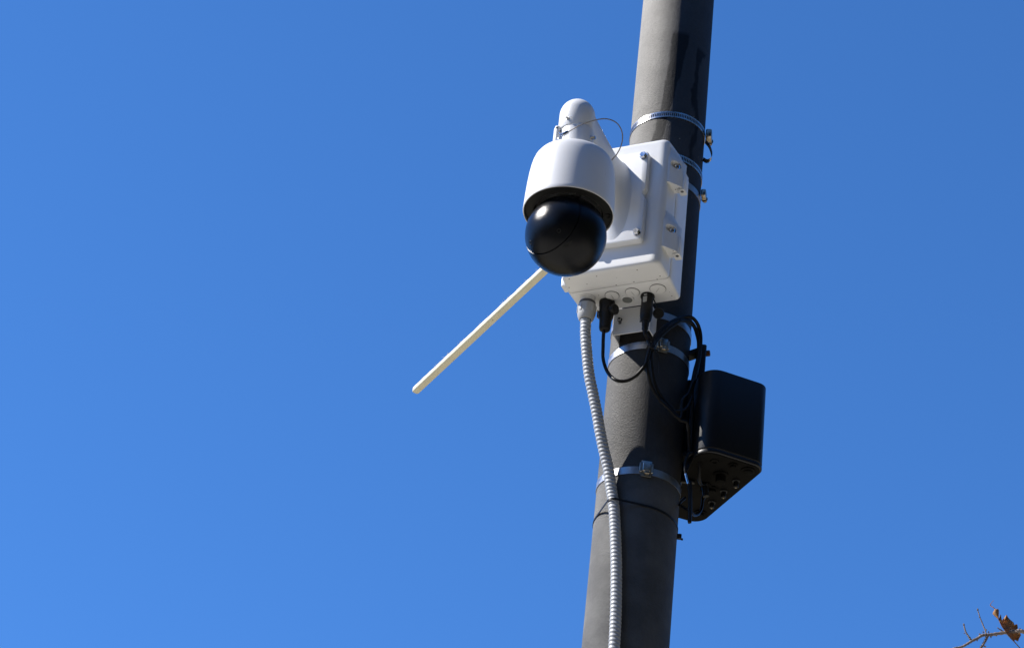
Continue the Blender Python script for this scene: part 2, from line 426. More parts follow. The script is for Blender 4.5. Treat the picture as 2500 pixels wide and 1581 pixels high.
mb = MB(); strap(mb, [at(1722, 345, -.012), at(1731, 356, -.02), at(1737, 372, -.024), at(1737.5, 384, -.024), at(1733, 391, -.02), at(1725, 393.5, -.012), at(1717, 389, .0)], (.1, -.75, .65), .011, .0011)
build('strap_tail', mb, STEELB, A)
Bc = slotted_band('slotted steel hose clamp half hidden behind the top of the white cabinet', 5.927, (.001, .001), 88)
def plain_band(label, z, tilt=(0, 0), wid=.019):
    root = thing('hose_clamp', (0, 0, z), label, 'hose clamp', 'steel bands round the pole')
    mb = MB(); ring_strip(mb, z, wid, .0012, tilt); build('band', mb, STEELB, root); return root
Cc = plain_band('plain steel band beside the cabinet hinges with a small screw buckle on the right', 5.852, (-.004, 0), .02)
screw_buckle(Cc, 80, 5.868, 1.0)
Dc = plain_band('plain steel band just under the cabinet, crossed by the looped black cables', 5.417, (0, 0), .021)
def flat_buckle(root, th, z, s=1.0):
    t = R_(th); rad = Vector((math.sin(t), -math.cos(t), 0)); tan = Vector((math.cos(t), math.sin(t), 0)); c = cyl_pt(th, z, PR(z)+.0018)
    m = Matrix((tan, rad, Vector((0, 0, 1)))).transposed().to_4x4(); m.translation = c
    mb = MB(); mb.bm(rbox((.026*s, .003, .044*s), .0012, 2, (0, .0015, 0)), m); bb = build('buckle_plate', mb, STEELF, root)
    mb = MB(); mb.bm(rbox((.020*s, .007, .024*s), .003, 3, (0, .006, .002)), m); build('folded_ear', mb, STEELF, bb)
    mb = MB(); mb.bm(rbox((.006*s, .006, .026*s), .001, 1, (-.014*s, .0035, .001)), m); e = build('locking_ear', mb, STEELF, bb)
    dup(e, tan*.028*s)
    mb = MB(); mb.bm(rbox((.012*s, .006, .008*s), .001, 1, (.002, .006, -.012*s)), m); build('screw_head', mb, STEELR, bb)
Ec = plain_band('plain steel band under the white bracket with a buckle behind the cable bundle', 5.321, (.004, -.002), .021)
flat_buckle(Ec, 17.5, 5.327, .95)
Fc = plain_band('lowest steel band on the pole, its buckle in plain view beside the grey conduit', 4.960, (.001, .002), .020)
flat_buckle(Fc, 8, 4.9625, 1.0)

# ---- weathered cream bar reaching back from the pole
ROD_Z = 6.0; ra = R_(29.7)
rdir = Vector((-math.sin(ra), math.cos(ra), 0)); rw = Vector((math.cos(ra), math.sin(ra), 0))
rod = thing('fibreglass_bar', rdir*.1+Vector((0, 0, ROD_Z)), 'long weathered cream fibreglass bar reaching out to the lower left behind the dome camera', 'bar')
mb = MB(); rings = []
N = 260; L0, L1 = .092, 1.424
for i in range(N+1):
    l = L0+(L1-L0)*i/N; s = 1.0
    e = (L1-l)
    if e < .013: s = max(.25, math.sqrt(max(0, 1-((.013-e)/.0135)**2)))
    hw = .0112*s; hh = .0098*s; cz = ROD_Z
    wob = .0006*math.sin(l*53)+.0005*math.sin(l*131+1)
    sec = round_poly([(-hw, -hh, .0058*s), (hw, -hh, .0045*s), (hw, hh, .005*s), (-hw, hh+wob, .005*s)], 4)
    rings.append([rdir*l+rw*x+Vector((0, 0, cz+z)) for x, z in sec])
loft(mb, rings); build('bar', mb, ROD, rod)
mb = MB()
for i in range(110):
    l = random.uniform(.55, 1.40); p = rdir*l+rw*random.uniform(-.0108, -.004)+Vector((0, 0, ROD_Z+.0085))
    if random.random() < .4: l2 = random.choice((.72, .86, 1.0, 1.2)); p = rdir*(l2+random.gauss(0, .012))+rw*random.uniform(-.0108, -.004)+Vector((0, 0, ROD_Z+.0085))
    d = (rdir*random.uniform(-1, 1)*1.3+rw*random.uniform(-1, .2)+Vector((0, 0, random.uniform(.1, .8)))).normalized()*random.uniform(.004, .011)
    tube(mb, [p, p+d*.5+rdir*random.uniform(-.002, .002), p+d], lambda t: .00028*(1-.6*t), 3, 2)
tag(build('frayed_fibres', mb, ROD, rod), kind='stuff')
mb = MB(); mb.bm(rbox((.06, .02, .06), .004, 2, (0, .098, ROD_Z)), Matrix.Rotation(ra, 4, 'Z')); build('mounting_foot', mb, STEELB, rod)

# ================================================================== cabinet
cab = thing('equipment_cabinet', B(0, .2, 5.42), 'white weatherproof cabinet strapped to the pole behind the dome camera', 'cabinet', rz=TURN)
def rrect(hl, z0, z1, r, seg=4, cx=-.0075):
    return round_poly([(cx-hl, z0, r), (cx+hl, z0, r), (cx+hl, z1, r), (cx-hl, z1, r)], seg)
def nloft(mb, secs, caps=True):                  # secs: (n, half width, z0, z1, radius)
    loft(mb, [[(x, -n, z) for x, z in rrect(hl, z0, z1, r)] for n, hl, z0, z1, r in secs], BX, caps)
mb = MB(); nloft(mb, [(.130, .127, 5.4225, 5.7975, .010), (.133, .1295, 5.4205, 5.8, .010), (.205, .1335, 5.420, 5.806, .010), (.2200, .134, 5.420, 5.807, .010), (.2215, .1332, 5.4208, 5.8062, .010)])
body = build('body', mb, WHITE2, cab)
mb = MB(); nloft(mb, [(.2205, .1300, 5.4235, 5.8035, .009), (.225, .1300, 5.4235, 5.8035, .009)]); build('gasket', mb, GREYD, body)
mb = MB(); secs = [(.2235, .1325, 5.4205, 5.811, .010), (.2247, .1334, 5.4198, 5.812, .010), (.236, .1330, 5.4198, 5.8125, .010), (.272, .1305, 5.4215, 5.8115, .012)]
for k in range(1, 8):
    f = PI/2*k/7; secs.append((.272+.0195*math.sin(f), .1305-.0215*(1-math.cos(f)), 5.4215+.0085*(1-math.cos(f))**1.5, 5.8115-.010*(1-math.cos(f))**1.5, .012))
nloft(mb, secs+[(.2916, .105, 5.435, 5.797, .010)])
lid = build('lid', mb, WHITE2, cab, sharp=50)
# hinge blocks on the right side, each with a scooped screw pocket and a knuckle
def side_block(z0):
    zs = z0+.060
    mb = MB(); poly = [(.110, -.2270), (.1500, -.2290), (.1535, -.2350), (.1510, -.2465), (.1478, -.2530), (.1262, -.2790), (.119, -.2810), (.110, -.2780)]
    top = [(.110, -.2270), (.1330, -.2290), (.1345, -.2350), (.1335, -.2465), (.1320, -.2530), (.1255, -.2740), (.119, -.2760), (.110, -.2780)]
    loft(mb, [[(x, y, z0) for x, y in poly], [(x, y, z0+.078) for x, y in poly], [(x*.5+p*.5, y*.5+q*.5, z0+.090) for (x, y), (p, q) in zip(poly, top)], [(x, y, z0+.112) for x, y in top]], BX)
    o = build('hinge_block', mb, WHITE2, lid)
    c = MB(); m = BX @ axis_m((.1345, -.2500, zs), (.14, -1, .02)); lathe(c, [(0, 0), (.0112, 0), (.0125, .08), (0, .08)], 28, m); cut(o, c)
    s = MB(); m2 = BX @ axis_m((.1345, -.2498, zs), (.14, -1, .02)); lathe(s, [(.0036, .002), (.0068, .0075), (.0092, .0075), (.0098, 0), (0, 0)], 24, m2, caps=False); lathe(s, [(0, .0022), (.0037, .0022)], 24, m2, caps=False)
    build('screw', s, STEEL, o)
    h = MB(); h.bm(rbox((.019, .028, .056), .0035, 2, (.1465, -.2330, z0+.0225)), BX); k = build('hinge_knuckle', h, WHITEC, body)
    h = MB(); lathe(h, [(0, 0), (.0040, 0), (.0040, .001), (0, .001)], 16, BX @ Matrix.Translation((.1478, -.2385, z0-.0062))); build('hinge_hole_shade', h, GREYD, k)  # dark disc stands in for the shade inside the knuckle hole
side_block(5.678); side_block(5.478)
h = MB(); h.bm(rbox((.012, .030, .030), .003, 2, (-.1440, -.236, 5.440)), BX); build('latch', h, WHITEC, body)
# bottom fittings
def plug_disc(lat, n, r, slot):
    mb = MB(); m = BX @ Matrix.Translation((lat, -n, 5.420)); lathe(mb, [(0, .002), (r+.0012, .002), (r+.0012, -.0002), (r+.0002, -.0004), (r, -.0022), (r-.0012, -.0034), (r-.003, -.0036), (0, -.0034)], 40, m)
    o = build('knockout_plug', mb, WHITEC, body)
    mb = MB(); lathe(mb, [(r+.0001, -.0004), (r+.0001, -.0014), (r+.0010, -.0014), (r+.0010, -.0002)], 40, m, caps=False); build('plug_gap_shade', mb, GREYD, o)  # dark ring stands in for the shadowed gap round the plug
    mb = MB(); mb.bm(rbox((.0012, r*.95, .0012), 0, 1, (0, r*.1, -.0034)), m @ Matrix.Rotation(slot, 4, 'Z')); build('slot_groove', mb, GREYG, o)
plug_disc(-.0356, .1905, .0172, -.1); plug_disc(.0183, .1912, .0172, -.15); plug_disc(.0841, .189, .0195, .75)
mb = MB(); m = BX @ Matrix.Translation((-.0046, -.1645, 5.420)); lathe(mb, [(0, .002), (.0175, .002), (.0172, -.0022), (.0160, -.003), (.0142, -.003), (.0125, -.0012), (0, -.0012)], 40, m)
v = build('vent', mb, WHITEC, body)
mb = MB(); lathe(mb, [(0, -.0014), (.0125, -.0014), (.0125, -.0022), (0, -.0026)], 32, m); build('vent_membrane', mb, VENTM, v)
# bracket below
mb = MB(); TH = .0028
z0, z1 = 5.343, 5.4195
poly = [(-.0505, -.070), (-.0505, -.1297), (.0475, -.1297), (.0475, -.070), (.0475-TH, -.070), (.0475-TH, -.1297+TH), (-.0505+TH, -.1297+TH), (-.0505+TH, -.070)]
loft(mb, [[(x, y, z) for x, y in poly] for z in (z0, z1)], BX)
br = build('pole_bracket', mb, BRACKET, cab)
mb = MB(); mb.bm(rbox((.098, .004, .05), .001, 1, (-.0015, -.1265, 5.80)), BX)
for zz in (5.44,): pass
mb = MB(); poly2 = [(x, y) for x, y in poly]
loft(mb, [[(x, y, z) for x, y in poly] for z in (5.80, 5.875)], BX); build('pole_bracket', mb, BRACKET, cab)
mb = MB(); m = BX @ axis_m((-.0336, -.1297, 5.3853), (0, -1, 0)); mb.bm(rbox((.0075, .0165, .0006), .0002, 1, (0, -.003, 0)), m); sl = build('slot', mb, GREYD, br)
mb = MB(); hexbolt(mb, m, .0045, .008, .0062); sb = build('bracket_screw', mb, STEEL, br)
dup(sl, LATV*.056+Vector((0, 0, -.004))); dup(sb, LATV*.056+Vector((0, 0, -.004)))

# ================================================================== dome camera
S = .58
AX = B(0, S, 0)
camr = thing('security_camera', B(0, .31, 5.487), 'white dome security camera with black ball hanging from its arm before the cabinet', 'security camera', rz=TURN)
TA = Matrix.Translation(AX)
# mounting plate
out = []
for p in round_poly([(-.078, 5.4865, .010), (.078, 5.4865, .010), (.078, 5.764, .012), (-.078, 5.764, .012)], 4): out.append(p)
# half-moon notch in the right edge
idx = [i for i, p in enumerate(out) if p[0] > .0779 and p[1] < 5.6][-1]
notch = [(.078-.007*math.sin(PI*k/8), 5.616+.028*k/8-.0) for k in range(9)]
out = out[:idx+1]+notch+out[idx+1:]
mb = MB(); bevs = [(.2895, 0), (.3065, 0), (.3092, .0012), (.3102, .0035)]
cx, cz = 0, 5.625
def shrink(p, d): return (p[0]-math.copysign(min(d, abs(p[0])), p[0]), p[1]-math.copysign(d, p[1]-cz)*(1 if abs(p[1]-cz) > .1 else 0))
loft(mb, [[(q[0], -n, q[1]) for q in (shrink(p, d) for p in out)] for n, d in bevs], BX)
plate = build('mounting_plate', mb, WHITE, camr)
mb = MB(); m = axis_m(B(-.066, .3102, 5.747), NRM); hexbolt(mb, m, .0092, .0085, .0105)
b0 = build('hex_bolt', mb, STEEL, plate)
for dx, dz in ((.132, 0), (0, -.2395), (.132, -.2395)): dup(b0, LATV*dx+Vector((0, 0, dz)))
# arm: sweeps from the plate to the vertical socket over the camera
mb = MB(); rings = []
for i in range(33):
    t = (i/32)**1.8; n = .309+(S-.309)*t; q = 1-t
    d = n-.309; F = math.exp(-d/.021); G = math.exp(-d/.05)
    hw = .0255+.0115*max(0, 1-(S-n)/.20)+.017*math.exp(-d/.014); zt = 5.709+.017*q+.017*G; zb = 5.614-.012*q-.112*F
    cz_, hz = (zt+zb)/2, (zt-zb)/2
    sec = []
    for k in range(48):
        f = 2*PI*k/48; c_, s_ = math.cos(f), math.sin(f); e = 2/2.15
        sec.append((hw*math.copysign(abs(c_)**e, c_), cz_+hz*math.copysign(abs(s_)**e, s_)))
    rings.append([(x, -n, z) for x, z in sec])
loft(mb, rings, BX)
TA2 = Matrix.Translation(AX-LATV*.0035); dome_top = [(.0432*math.cos(PI/2*k/12), 5.672+.0445*math.sin(PI/2*k/12)) for k in range(13)]
lathe(mb, [(.0405, 5.6145), (.0424, 5.615), (.0434, 5.6165)]+dome_top[:-1]+[(0.0001, 5.7165)], 64, TA2)
arm = build('arm', mb, WHITE, camr, sharp=45)
# neck and housing
mb = MB(); lathe(mb, [(.0418, 5.62), (.0428, 5.562), (.0535, 5.5595), (.0548, 5.5575), (.0548, 5.530), (.03, 5.53)], 64, TA); build('neck', mb, WHITE, camr)
mb = MB()
lathe(mb, [(.04, 5.5405), (.07, 5.539), (.083, 5.5355), (.0895, 5.5312), (.0942, 5.5235), (.0975, 5.513), (.1003, 5.498), (.1027, 5.478), (.1048, 5.45), (.1063, 5.42), (.1074, 5.385), (.1076, 5.3765), (.1070, 5.3748), (.1052, 5.3748), (.1046, 5.378), (.1036, 5.42)], 96, TA, caps=False)
hood = build('housing', mb, WHITE, camr)
mb = MB(); lathe(mb, [(.1045, 5.3815), (.0845, 5.3770), (.0825, 5.3745), (.0815, 5.381), (.0775, 5.388)], 96, TA, caps=False); ringo = build('trim_ring', mb, RINGM, camr)
mb = MB()
for p in ((1250+920*270/1523, 420+300*270/1523), (1250+1315*270/1523, 420+600*270/1523)):
    d = fwd + right*((p[0]-1250)/(92/36*2500)) - up*((p[1]-790.5)/(92/36*2500)); q = CAM+d*((5.379-CAM.z)/d.z)
    mb = MB(); lathe(mb, [(.0035, .0005), (.0062, -.001), (.0075, -.0022), (.0078, .003)], 20, Matrix.Translation(q), caps=False)
    lathe(mb, [(0, .0005), (.0036, .0005)], 12, Matrix.Translation(q), caps=False)
    build('ring_screw', mb, BLACKP, ringo)
# ball: body plus the visor cap that stands slightly proud of it
BC = AX+Vector((0, 0, 5.311)); RB = .0956
cap_ax = Vector((-.6419, -.7659, .0367)).normalized(); TC = R_(58.3)
mc = axis_m(BC, cap_ax)
mb = MB(); prof = [(.0001, -RB)]
for k in range(1, 56):
    th = PI-(PI-TC-.022)*k/55; prof.append((RB*math.sin(th), RB*math.cos(th)))
prof += [((RB-.0008)*math.sin(TC+.016), (RB-.0008)*math.cos(TC+.016)), ((RB-.0032)*math.sin(TC+.008), (RB-.0032)*math.cos(TC+.008)), ((RB-.0034)*math.sin(TC-.03), (RB-.0034)*math.cos(TC-.03))]
lathe(mb, prof, 96, mc, caps=False); ball = build('ball', mb, DOME, camr)
mb = MB(); R2 = RB+.0004; prof = [((RB-.0036)*math.sin(TC-.006), (RB-.0036)*math.cos(TC-.006)), ((R2-.0012)*math.sin(TC-.003), (R2-.0012)*math.cos(TC-.003)), (R2*math.sin(TC-.016), R2*math.cos(TC-.016))]
for k in range(1, 41):
    th = (TC-.016)*(1-k/40); prof.append((max(R2*math.sin(th), .0001), R2*math.cos(th)))
lathe(mb, prof, 96, mc, caps=False); visor = build('visor', mb, DOME, camr)
for v_ in ((-.036, -.95, .309), (-.144, -.854, -.5), (-.82, -.284, -.496)):
    v_ = Vector(v_).normalized(); m = axis_m(BC+v_*(R2+.0001), v_)
    mb = MB(); lathe(mb, [(.0052, .0), (.0048, .0006), (.0036, .0005), (.003, -.0008), (0.0001, -.0008)], 18, m, caps=False); build('visor_screw', mb, RINGM, visor)
v_ = Vector((.095, -.668, -.738)).normalized(); m = axis_m(BC+v_*(RB+.0002), v_)
ux = (right*.72+up*.62); ux = (ux-v_*ux.dot(v_)).normalized(); m3 = Matrix((ux, v_.cross(ux), v_)).transposed().to_4x4(); m3.translation = BC+v_*(RB-.0012)
mb = MB(); lathe(mb, [(.0001, .0014), (.5, .0012), (.8, .0016), (1.0, .0010)], 24, m3 @ Matrix.Diagonal((.0125, .0042, 1, 1)), caps=False); build('drain_slot', mb, RINGM, ball)
# screws on the arm, lug, shackle and safety lanyard
def side_screw(px, py, yv, dirv, r, h, mt, nm):
    p = at(px, py, yv); m = axis_m(p, dirv); mb = MB(); hexbolt(mb, m, r, h, r*1.2); return build(nm, mb, mt, arm)
def on_cyl(px, py, r):                            # line of sight onto the upright socket
    d = (fwd + right*((px-1250)/(92/36*2500)) - up*((py-790.5)/(92/36*2500))); o = CAM-Vector((AX.x, AX.y, 0))
    a = d.x**2+d.y**2; b = 2*(o.x*d.x+o.y*d.y); c = o.x**2+o.y**2-r*r; D = max(0, b*b-4*a*c); t = (-b-math.sqrt(D))/(2*a)
    p = CAM+d*t; return p, Vector((p.x-AX.x, p.y-AX.y, 0)).normalized()
p, nn = on_cyl(1385.3, 288.5, .0448); mb = MB(); hexbolt(mb, axis_m(p-nn*.001, nn), .0036, .009, .0042); build('set_screw', mb, STEEL, arm)
p, nn = on_cyl(1443, 337, .0415); nn = (nn*.8+Vector((.7, 0, 0))).normalized(); mb = MB(); hexbolt(mb, axis_m(p-nn*.004+Vector((.002, 0, 0)), nn), .0052, .012, .0062); build('set_screw', mb, STEEL, arm)
lugp = AX+Vector((-.0475, -.014, 5.611))
mb = MB(); mb.bm(rbox((.0135, .020, .082), .0055, 3, (0, 0, -.029)), Matrix.Translation(lugp) @ Matrix.Rotation(R_(15), 4, 'Z')); lg = build('lanyard_lug', mb, WHITE, camr)
mb = MB(); lathe(mb, [(0, 0), (.0027, 0), (.0027, .0008), (0, .0008)], 16, axis_m(lugp+Vector((-.0010, -.0100, .002)), (.26, -1, 0))); build('lug_hole', mb, GREYD, lg)
def c1(x, y): return 1250+x*200/1523, 220+y*200/1523
def cb(x, y): return 1200+x*600/1828, 200+y*500/1523
YL = AX.y-.064
mb = MB(); lp = [at(*c1(880, 790), YL+.012), at(*c1(905, 830), YL), at(*c1(880, 890), YL-.004), at(*c1(845, 905), YL), at(*c1(870, 930), YL-.004), at(*c1(930, 915), YL-.004), at(*c1(915, 880), YL-.002), at(*c1(950, 850), YL-.002)]
tube(mb, lp, .0016, 8, 6); build('shackle', mb, STEEL, lg)
path = [cb(520, 392), cb(570, 372), cb(660, 322), cb(760, 287), cb(850, 275), cb(920, 298), cb(962, 348), cb(975, 412), cb(962, 478), cb(930, 540), cb(880, 597), cb(850, 640)]
ys = [YL, YL-.002, YL-.012, YL-.016, YL-.01, YL+.01, YL+.035, YL+.065, YL+.10, YL+.135, YL+.165, YL+.18]
lan = [at(x, y, yy) for (x, y), yy in zip(path, ys)]
mb = MB(); tube(mb, lan, .0014, 8, 6); ln = build('safety_lanyard', mb, WIRE, camr)
mb = MB(); a_, b_ = at(*c1(930, 845), YL-.002), at(*c1(1045, 775), YL-.004); d_ = b_-a_; tube(mb, [a_, a_+d_*.3, a_+d_*.7, b_], lambda t: .0052 if .12 < t < .9 else .0038, 14, 4); build('crimp_sleeve', mb, STEEL, ln)

# ================================================================== conduit
gp = B(-.099, .1925, 5.42)
cy = lambda x, y: (1380+x*400/1267, 1100+y*481/1523)
cpts = [(1430.2, 770, gp.y), (1429.6, 800, gp.y), (1429.4, 815, gp.y+.001), (1431.3, 845.5, gp.y+.002), (1437.9, 911, gp.y+.010), (1447.7, 960, -.124), (1457.6, 1009.6, -.1175), (1464.5, 1050, -.1125), (1474.7, 1100, -.1060), (1485.8, 1147, -.1015), (1492.5, 1194.7, -.098)]
P = [at(*c) for c in cpts]
CR = .0137
def contact(px, py):                             # lay the conduit against the pole
    yv = -.09
    for _ in range(30):
        p = at(px, py, yv); need = PR(p.z)+CR+.0008; rr = math.hypot(p.x, p.y); yv -= (need-rr)*.7*(1)
    return at(px, py, yv)
P += [contact(x, y) for x, y in ((1498.2, 1232.6), (1501.9, 1289), (1503.6, 1340), (1504.5, 1384), (1504.3, 1447), (1502.8, 1510), (1499.3, 1581), (1494, 1650))]
last = P[-1]; th = math.atan2(last.x, -last.y); zz = last.z
while zz > .4:
    zz -= .25; th += .004; r = PR(zz)+CR+.0008; P.append(Vector((r*math.sin(th), -r*math.cos(th), zz)))
con = thing('flexible_conduit', P[-1], 'grey corrugated flexible conduit hanging from the cabinet down the front of the pole', 'conduit')
def corrugated(mb, pts, pitch=.0106, amp=.00078, per=40, seg=22):
    path = smooth_path(pts, 40); acc = [0.0]
    for i in range(1, len(path)): acc.append(acc[-1]+(path[i]-path[i-1]).length)
    step = pitch/7; n = int(acc[-1]/step); j = 0; rs = []
    for i in range(n+1):
        s = i*step
        while j < len(acc)-2 and acc[j+1] < s: j += 1
        t = (s-acc[j])/max(acc[j+1]-acc[j], 1e-9); rs.append(path[j].lerp(path[j+1], t))
    fr = frames(rs); rings = []
    for i, p in enumerate(rs):
        a, b = fr[i]; ring = []
        for k in range(seg):
            f = 2*PI*k/seg; u = (i*step/pitch + k/seg) % 1.0
            prof = (u/.72 if u < .72 else (1-u)/.28); prof = prof*prof*(3-2*prof)
            r = CR-amp+2*amp*prof-amp*.6
            ring.append(p+a*(r*math.cos(f))+b*(r*math.sin(f)))
        rings.append(ring)
    loft(mb, rings)
mb = MB(); corrugated(mb, P); build('corrugated_tube', mb, CONDUIT, con, sharp=70)
mg = Matrix.Translation((gp.x, gp.y, 5.42)) @ Matrix.Rotation(TURN, 4, 'Z')
gl = MB(); lathe(gl, [(0, -.0005), (.0198, -.0005), (.0198, -.002), (.0172, -.0026), (.0165, -.013), (0, -.013)], 36, mg); g0 = build('gland_collar', gl, WHITEC, con)
gl = MB(); lathe(gl, [(0, -.0125), (.0192, -.0125), (.0205, -.014), (.0205, -.021), (.0195, -.0225), (0, -.0225)], 36, mg); build('gland_seal', gl, GREYD, con)
gl = MB(); lathe(gl, [(0, -.0222), (.0218, -.0222), (.0228, -.0245), (.0228, -.047), (.0213, -.056), (.0183, -.064), (.0165, -.0665), (.014, -.0665), (.0135, -.058)], 40, mg); gn = build('gland_nut', gl, GREYG, con)
for k in range(9):
    a = R_(-150+40*k); m = mg @ Matrix.Rotation(a, 4, 'Z')
    gl = MB(); gl.bm(rbox((.0022, .0072, .021), .0009, 2, (.0230, 0, -.037)), m); build('grip_rib', gl, GREYG, gn)
# cable tie round conduit and pole
ct = contact(1498.2, 1230); cth = math.degrees(math.atan2(ct.x, -ct.y)); cr = math.hypot(ct.x, ct.y)
pts = []
C2 = Vector((ct.x, ct.y)); zt = 4.863
import itertools
cloud = [Vector((.1016*math.cos(2*PI*k/120), .1016*math.sin(2*PI*k/120))) for k in range(120)]+[C2+Vector((.0152*math.cos(2*PI*k/40), .0152*math.sin(2*PI*k/40))) for k in range(40)]
cloud.sort(key=lambda p: (p.x, p.y))
def half(ps):
    h = []
    for p in ps:
        while len(h) >= 2 and (h[-1]-h[-2]).cross(p-h[-2]) <= 0: h.pop()
        h.append(p)
    return h
hull = half(cloud)[:-1]+half(cloud[::-1])[:-1]
def tie_z(p): return zt+.009*max(0, 1-((p-C2).length/.03))-.006*max(0, -p.x/.1)-.004*max(0, p.x/.1)
rings = []
for p in hull:
    nn = p.normalized(); z = tie_z(p); q = p+nn*.0013
    rings.append([Vector((q.x, q.y, z-.0028)), Vector((q.x, q.y, z+.0028)), Vector((p.x, p.y, z+.0028)), Vector((p.x, p.y, z-.0028))])
rings.append(rings[0]); mb = MB(); loft(mb, rings, caps=False)
tie = thing('cable_tie', (0, 0, zt), 'thin black cable tie holding the grey conduit against the pole', 'cable tie')
build('strap', mb, BLACKP, tie)
hp = Vector((.1065, -.004, 4.842)); mb = MB(); mb.bm(rbox((.011, .010, .013), .0015, 1), Matrix.Translation(hp)); hd = build('tie_head', mb, BLACKP, tie)
mb = MB(); strap(mb, [hp+Vector((0, -.004, .004)), hp+Vector((.004, .002, -.004)), hp+Vector((.009, .006, -.003))], (0, 0, 1), .0055, .0014, 3); build('tie_end', mb, BLACKP, hd)

# ================================================================== plugs, cables
c6 = lambda x, y: (1480+x*260/1523, 740+y*260/1523)
g2 = lambda x, y: (1300+x*500/1523, 550+y*500/1523)
g3 = lambda x, y: (1400+x*550/1675, 850+y*500/1523)
p1 = B(-.0575, .166, 5.42)
pc = thing('power_cable', p1, 'black cable from the fat plug left under the cabinet, looping across the lit pole', 'cable')
m1 = Matrix.Translation(p1) @ Matrix.Rotation(TURN, 4, 'Z')
mb = MB(); lathe(mb, [(0, -.0004), (.0196, -.0004), (.0200, -.003), (.0200, -.012), (.0188, -.014), (.0180, -.030), (.0178, -.034), (0, -.034)], 36, m1); pl = build('plug_shell', mb, BLACKP, pc)
mb = MB(); lathe(mb, [(0, -.033), (.0192, -.033), (.0196, -.036), (.0190, -.044), (.0165, -.052), (.0152, -.058), (.0146, -.078), (.0132, -.084), (.0095, -.0875), (.005, -.088), (0, -.088)], 36, m1); build('plug_boot', mb, BLACKP, pc)
mb = MB(); lathe(mb, [(0, -.004), (.0125, -.004), (.0138, -.002), (.0138, .010), (.0125, .012), (0, .012)], 28, axis_m(p1+Vector((.0145, -.012, -.031)), (.75, -.6, -.12))); build('release_knob', mb, BLACKP, pl)
mb = MB(); mb.bm(rbox((.003, .010, .022), .001, 1, (-.0215, 0, -.034)), m1); build('side_latch', mb, STEELR, pl)
YB = -.158
cpath = [p1+Vector((-.001, 0, -.083)), p1+Vector((-.0015, 0, -.100)), at(*g2(525, 900), p1.y), at(*g2(527, 1000), p1.y), at(*g2(560, 1092), p1.y+.003), at(*g2(618, 1148), -.150), at(*g2(690, 1156), -.15), at(*g2(760, 1124), -.153), at(*g2(822, 1060), YB), at(*g2(856, 1000), YB), at(*g2(878, 930), YB+.004), at(*g2(930, 850), YB+.01), at(*g2(1010, 770), YB+.02), at(*g2(1100, 708), YB+.035)]
mb = MB(); tube(mb, cpath, .0044, 10, 8); build('cord', mb, CABLE, pc)
p2 = B(.0495, .1665, 5.42)
dc = thing('data_cable', p2, 'black cable from the slim plug under the cabinet, gathered in tied coils', 'cable')
m2 = Matrix.Translation(p2) @ Matrix.Rotation(TURN, 4, 'Z')
mb = MB(); lathe(mb, [(0, -.0004), (.0176, -.0004), (.0178, -.004), (.0165, -.008), (.0148, -.011), (.0148, -.033), (.0155, -.037), (.0158, -.046), (.0152, -.062), (.0135, -.073), (.0105, -.0775), (0, -.0775)], 36, m2); q2 = build('plug_shell', mb, BLACKP, dc)
mb = MB(); lathe(mb, [(0, -.077), (.0088, -.077), (.0092, -.079), (.0092, -.083), (.0082, -.0845), (.0088, -.086), (.0088, -.090), (.0078, -.0915), (.0080, -.101), (.0055, -.107), (.003, -.1075), (0, -.1075)], 28, m2); build('strain_relief', mb, BLACKP, dc)
mlp = p2+Vector((-.006, -.0142, -.020)); mb = MB(); mb.bm(rbox((.0105, .003, .0165), .001, 1), Matrix.Translation(mlp) @ Matrix.Rotation(R_(-24), 4, 'Z')); build('grey_latch', mb, GREYG, q2)
mb = MB(); mb.bm(rbox((.0080, .003, .0028), .0006, 1), Matrix.Translation(mlp+Vector((.0005, -.0018, .0125))) @ Matrix.Rotation(R_(-24), 4, 'Z')); build('grey_latch', mb, GREYG, q2)
# coil of surplus cable: a chain of loops held by a tie
mb = MB()
tail = [p2+Vector((0, 0, -.102)), p2+Vector((.002, 0, -.115)), at(*c6(600, 520), YB), at(*c6(640, 630), YB)]
L1 = tail+[at(*c6(690, 510), YB+.004), at(*c6(800, 365), YB+.02), at(*c6(950, 258), YB+.045), at(*c6(1100, 200), YB+.07), at(*c6(1215, 200), -.075), at(*c6(1300, 285), -.055), at(*c6(1345, 420), -.04), at(*c6(1352, 570), -.035), at(*c6(1335, 760), -.04), at(*c6(1300, 930), -.05), at(*c6(1255, 1100), -.055), at(*c6(1225, 1300), -.05), at(*c6(1235, 1523), -.05), at(*g3(870, 790), -.06)]
tube(mb, L1, .0046, 10, 8)
L2 = [at(*c6(640, 640), YB+.006), at(*c6(715, 510), YB+.006), at(*c6(830, 390), YB+.022), at(*c6(980, 280), YB+.045), at(*c6(1120, 240), -.085), at(*c6(1215, 268), -.065), at(*c6(1290, 390), -.048), at(*c6(1318, 560), -.040), at(*c6(1310, 780), -.042), at(*c6(1265, 960), -.052), at(*c6(1230, 1120), -.06), at(*c6(1170, 1290), -.078), at(*c6(1080, 1400), -.1), at(*g3(790, 520), -.115), at(*g3(700, 440), -.125), at(*g3(640, 385), -.13)]
tube(mb, L2, .0043, 10, 8)
L3 = [at(*c6(640, 600), YB-.006), at(*c6(605, 720), YB-.004), at(*c6(578, 850), YB), at(*c6(600, 1000), YB+.006), at(*c6(635, 1150), YB+.02), at(*c6(705, 1290), YB+.03), at(*c6(800, 1405), YB+.036), at(*c6(900, 1505), -.117), at(*g3(730, 460), -.114), at(*g3(770, 468), -.112), at(*g3(815, 462), -.105), at(*g3(850, 430), -.09), at(*g3(880, 360), -.07)]
tube(mb, L3, .0043, 10, 8)
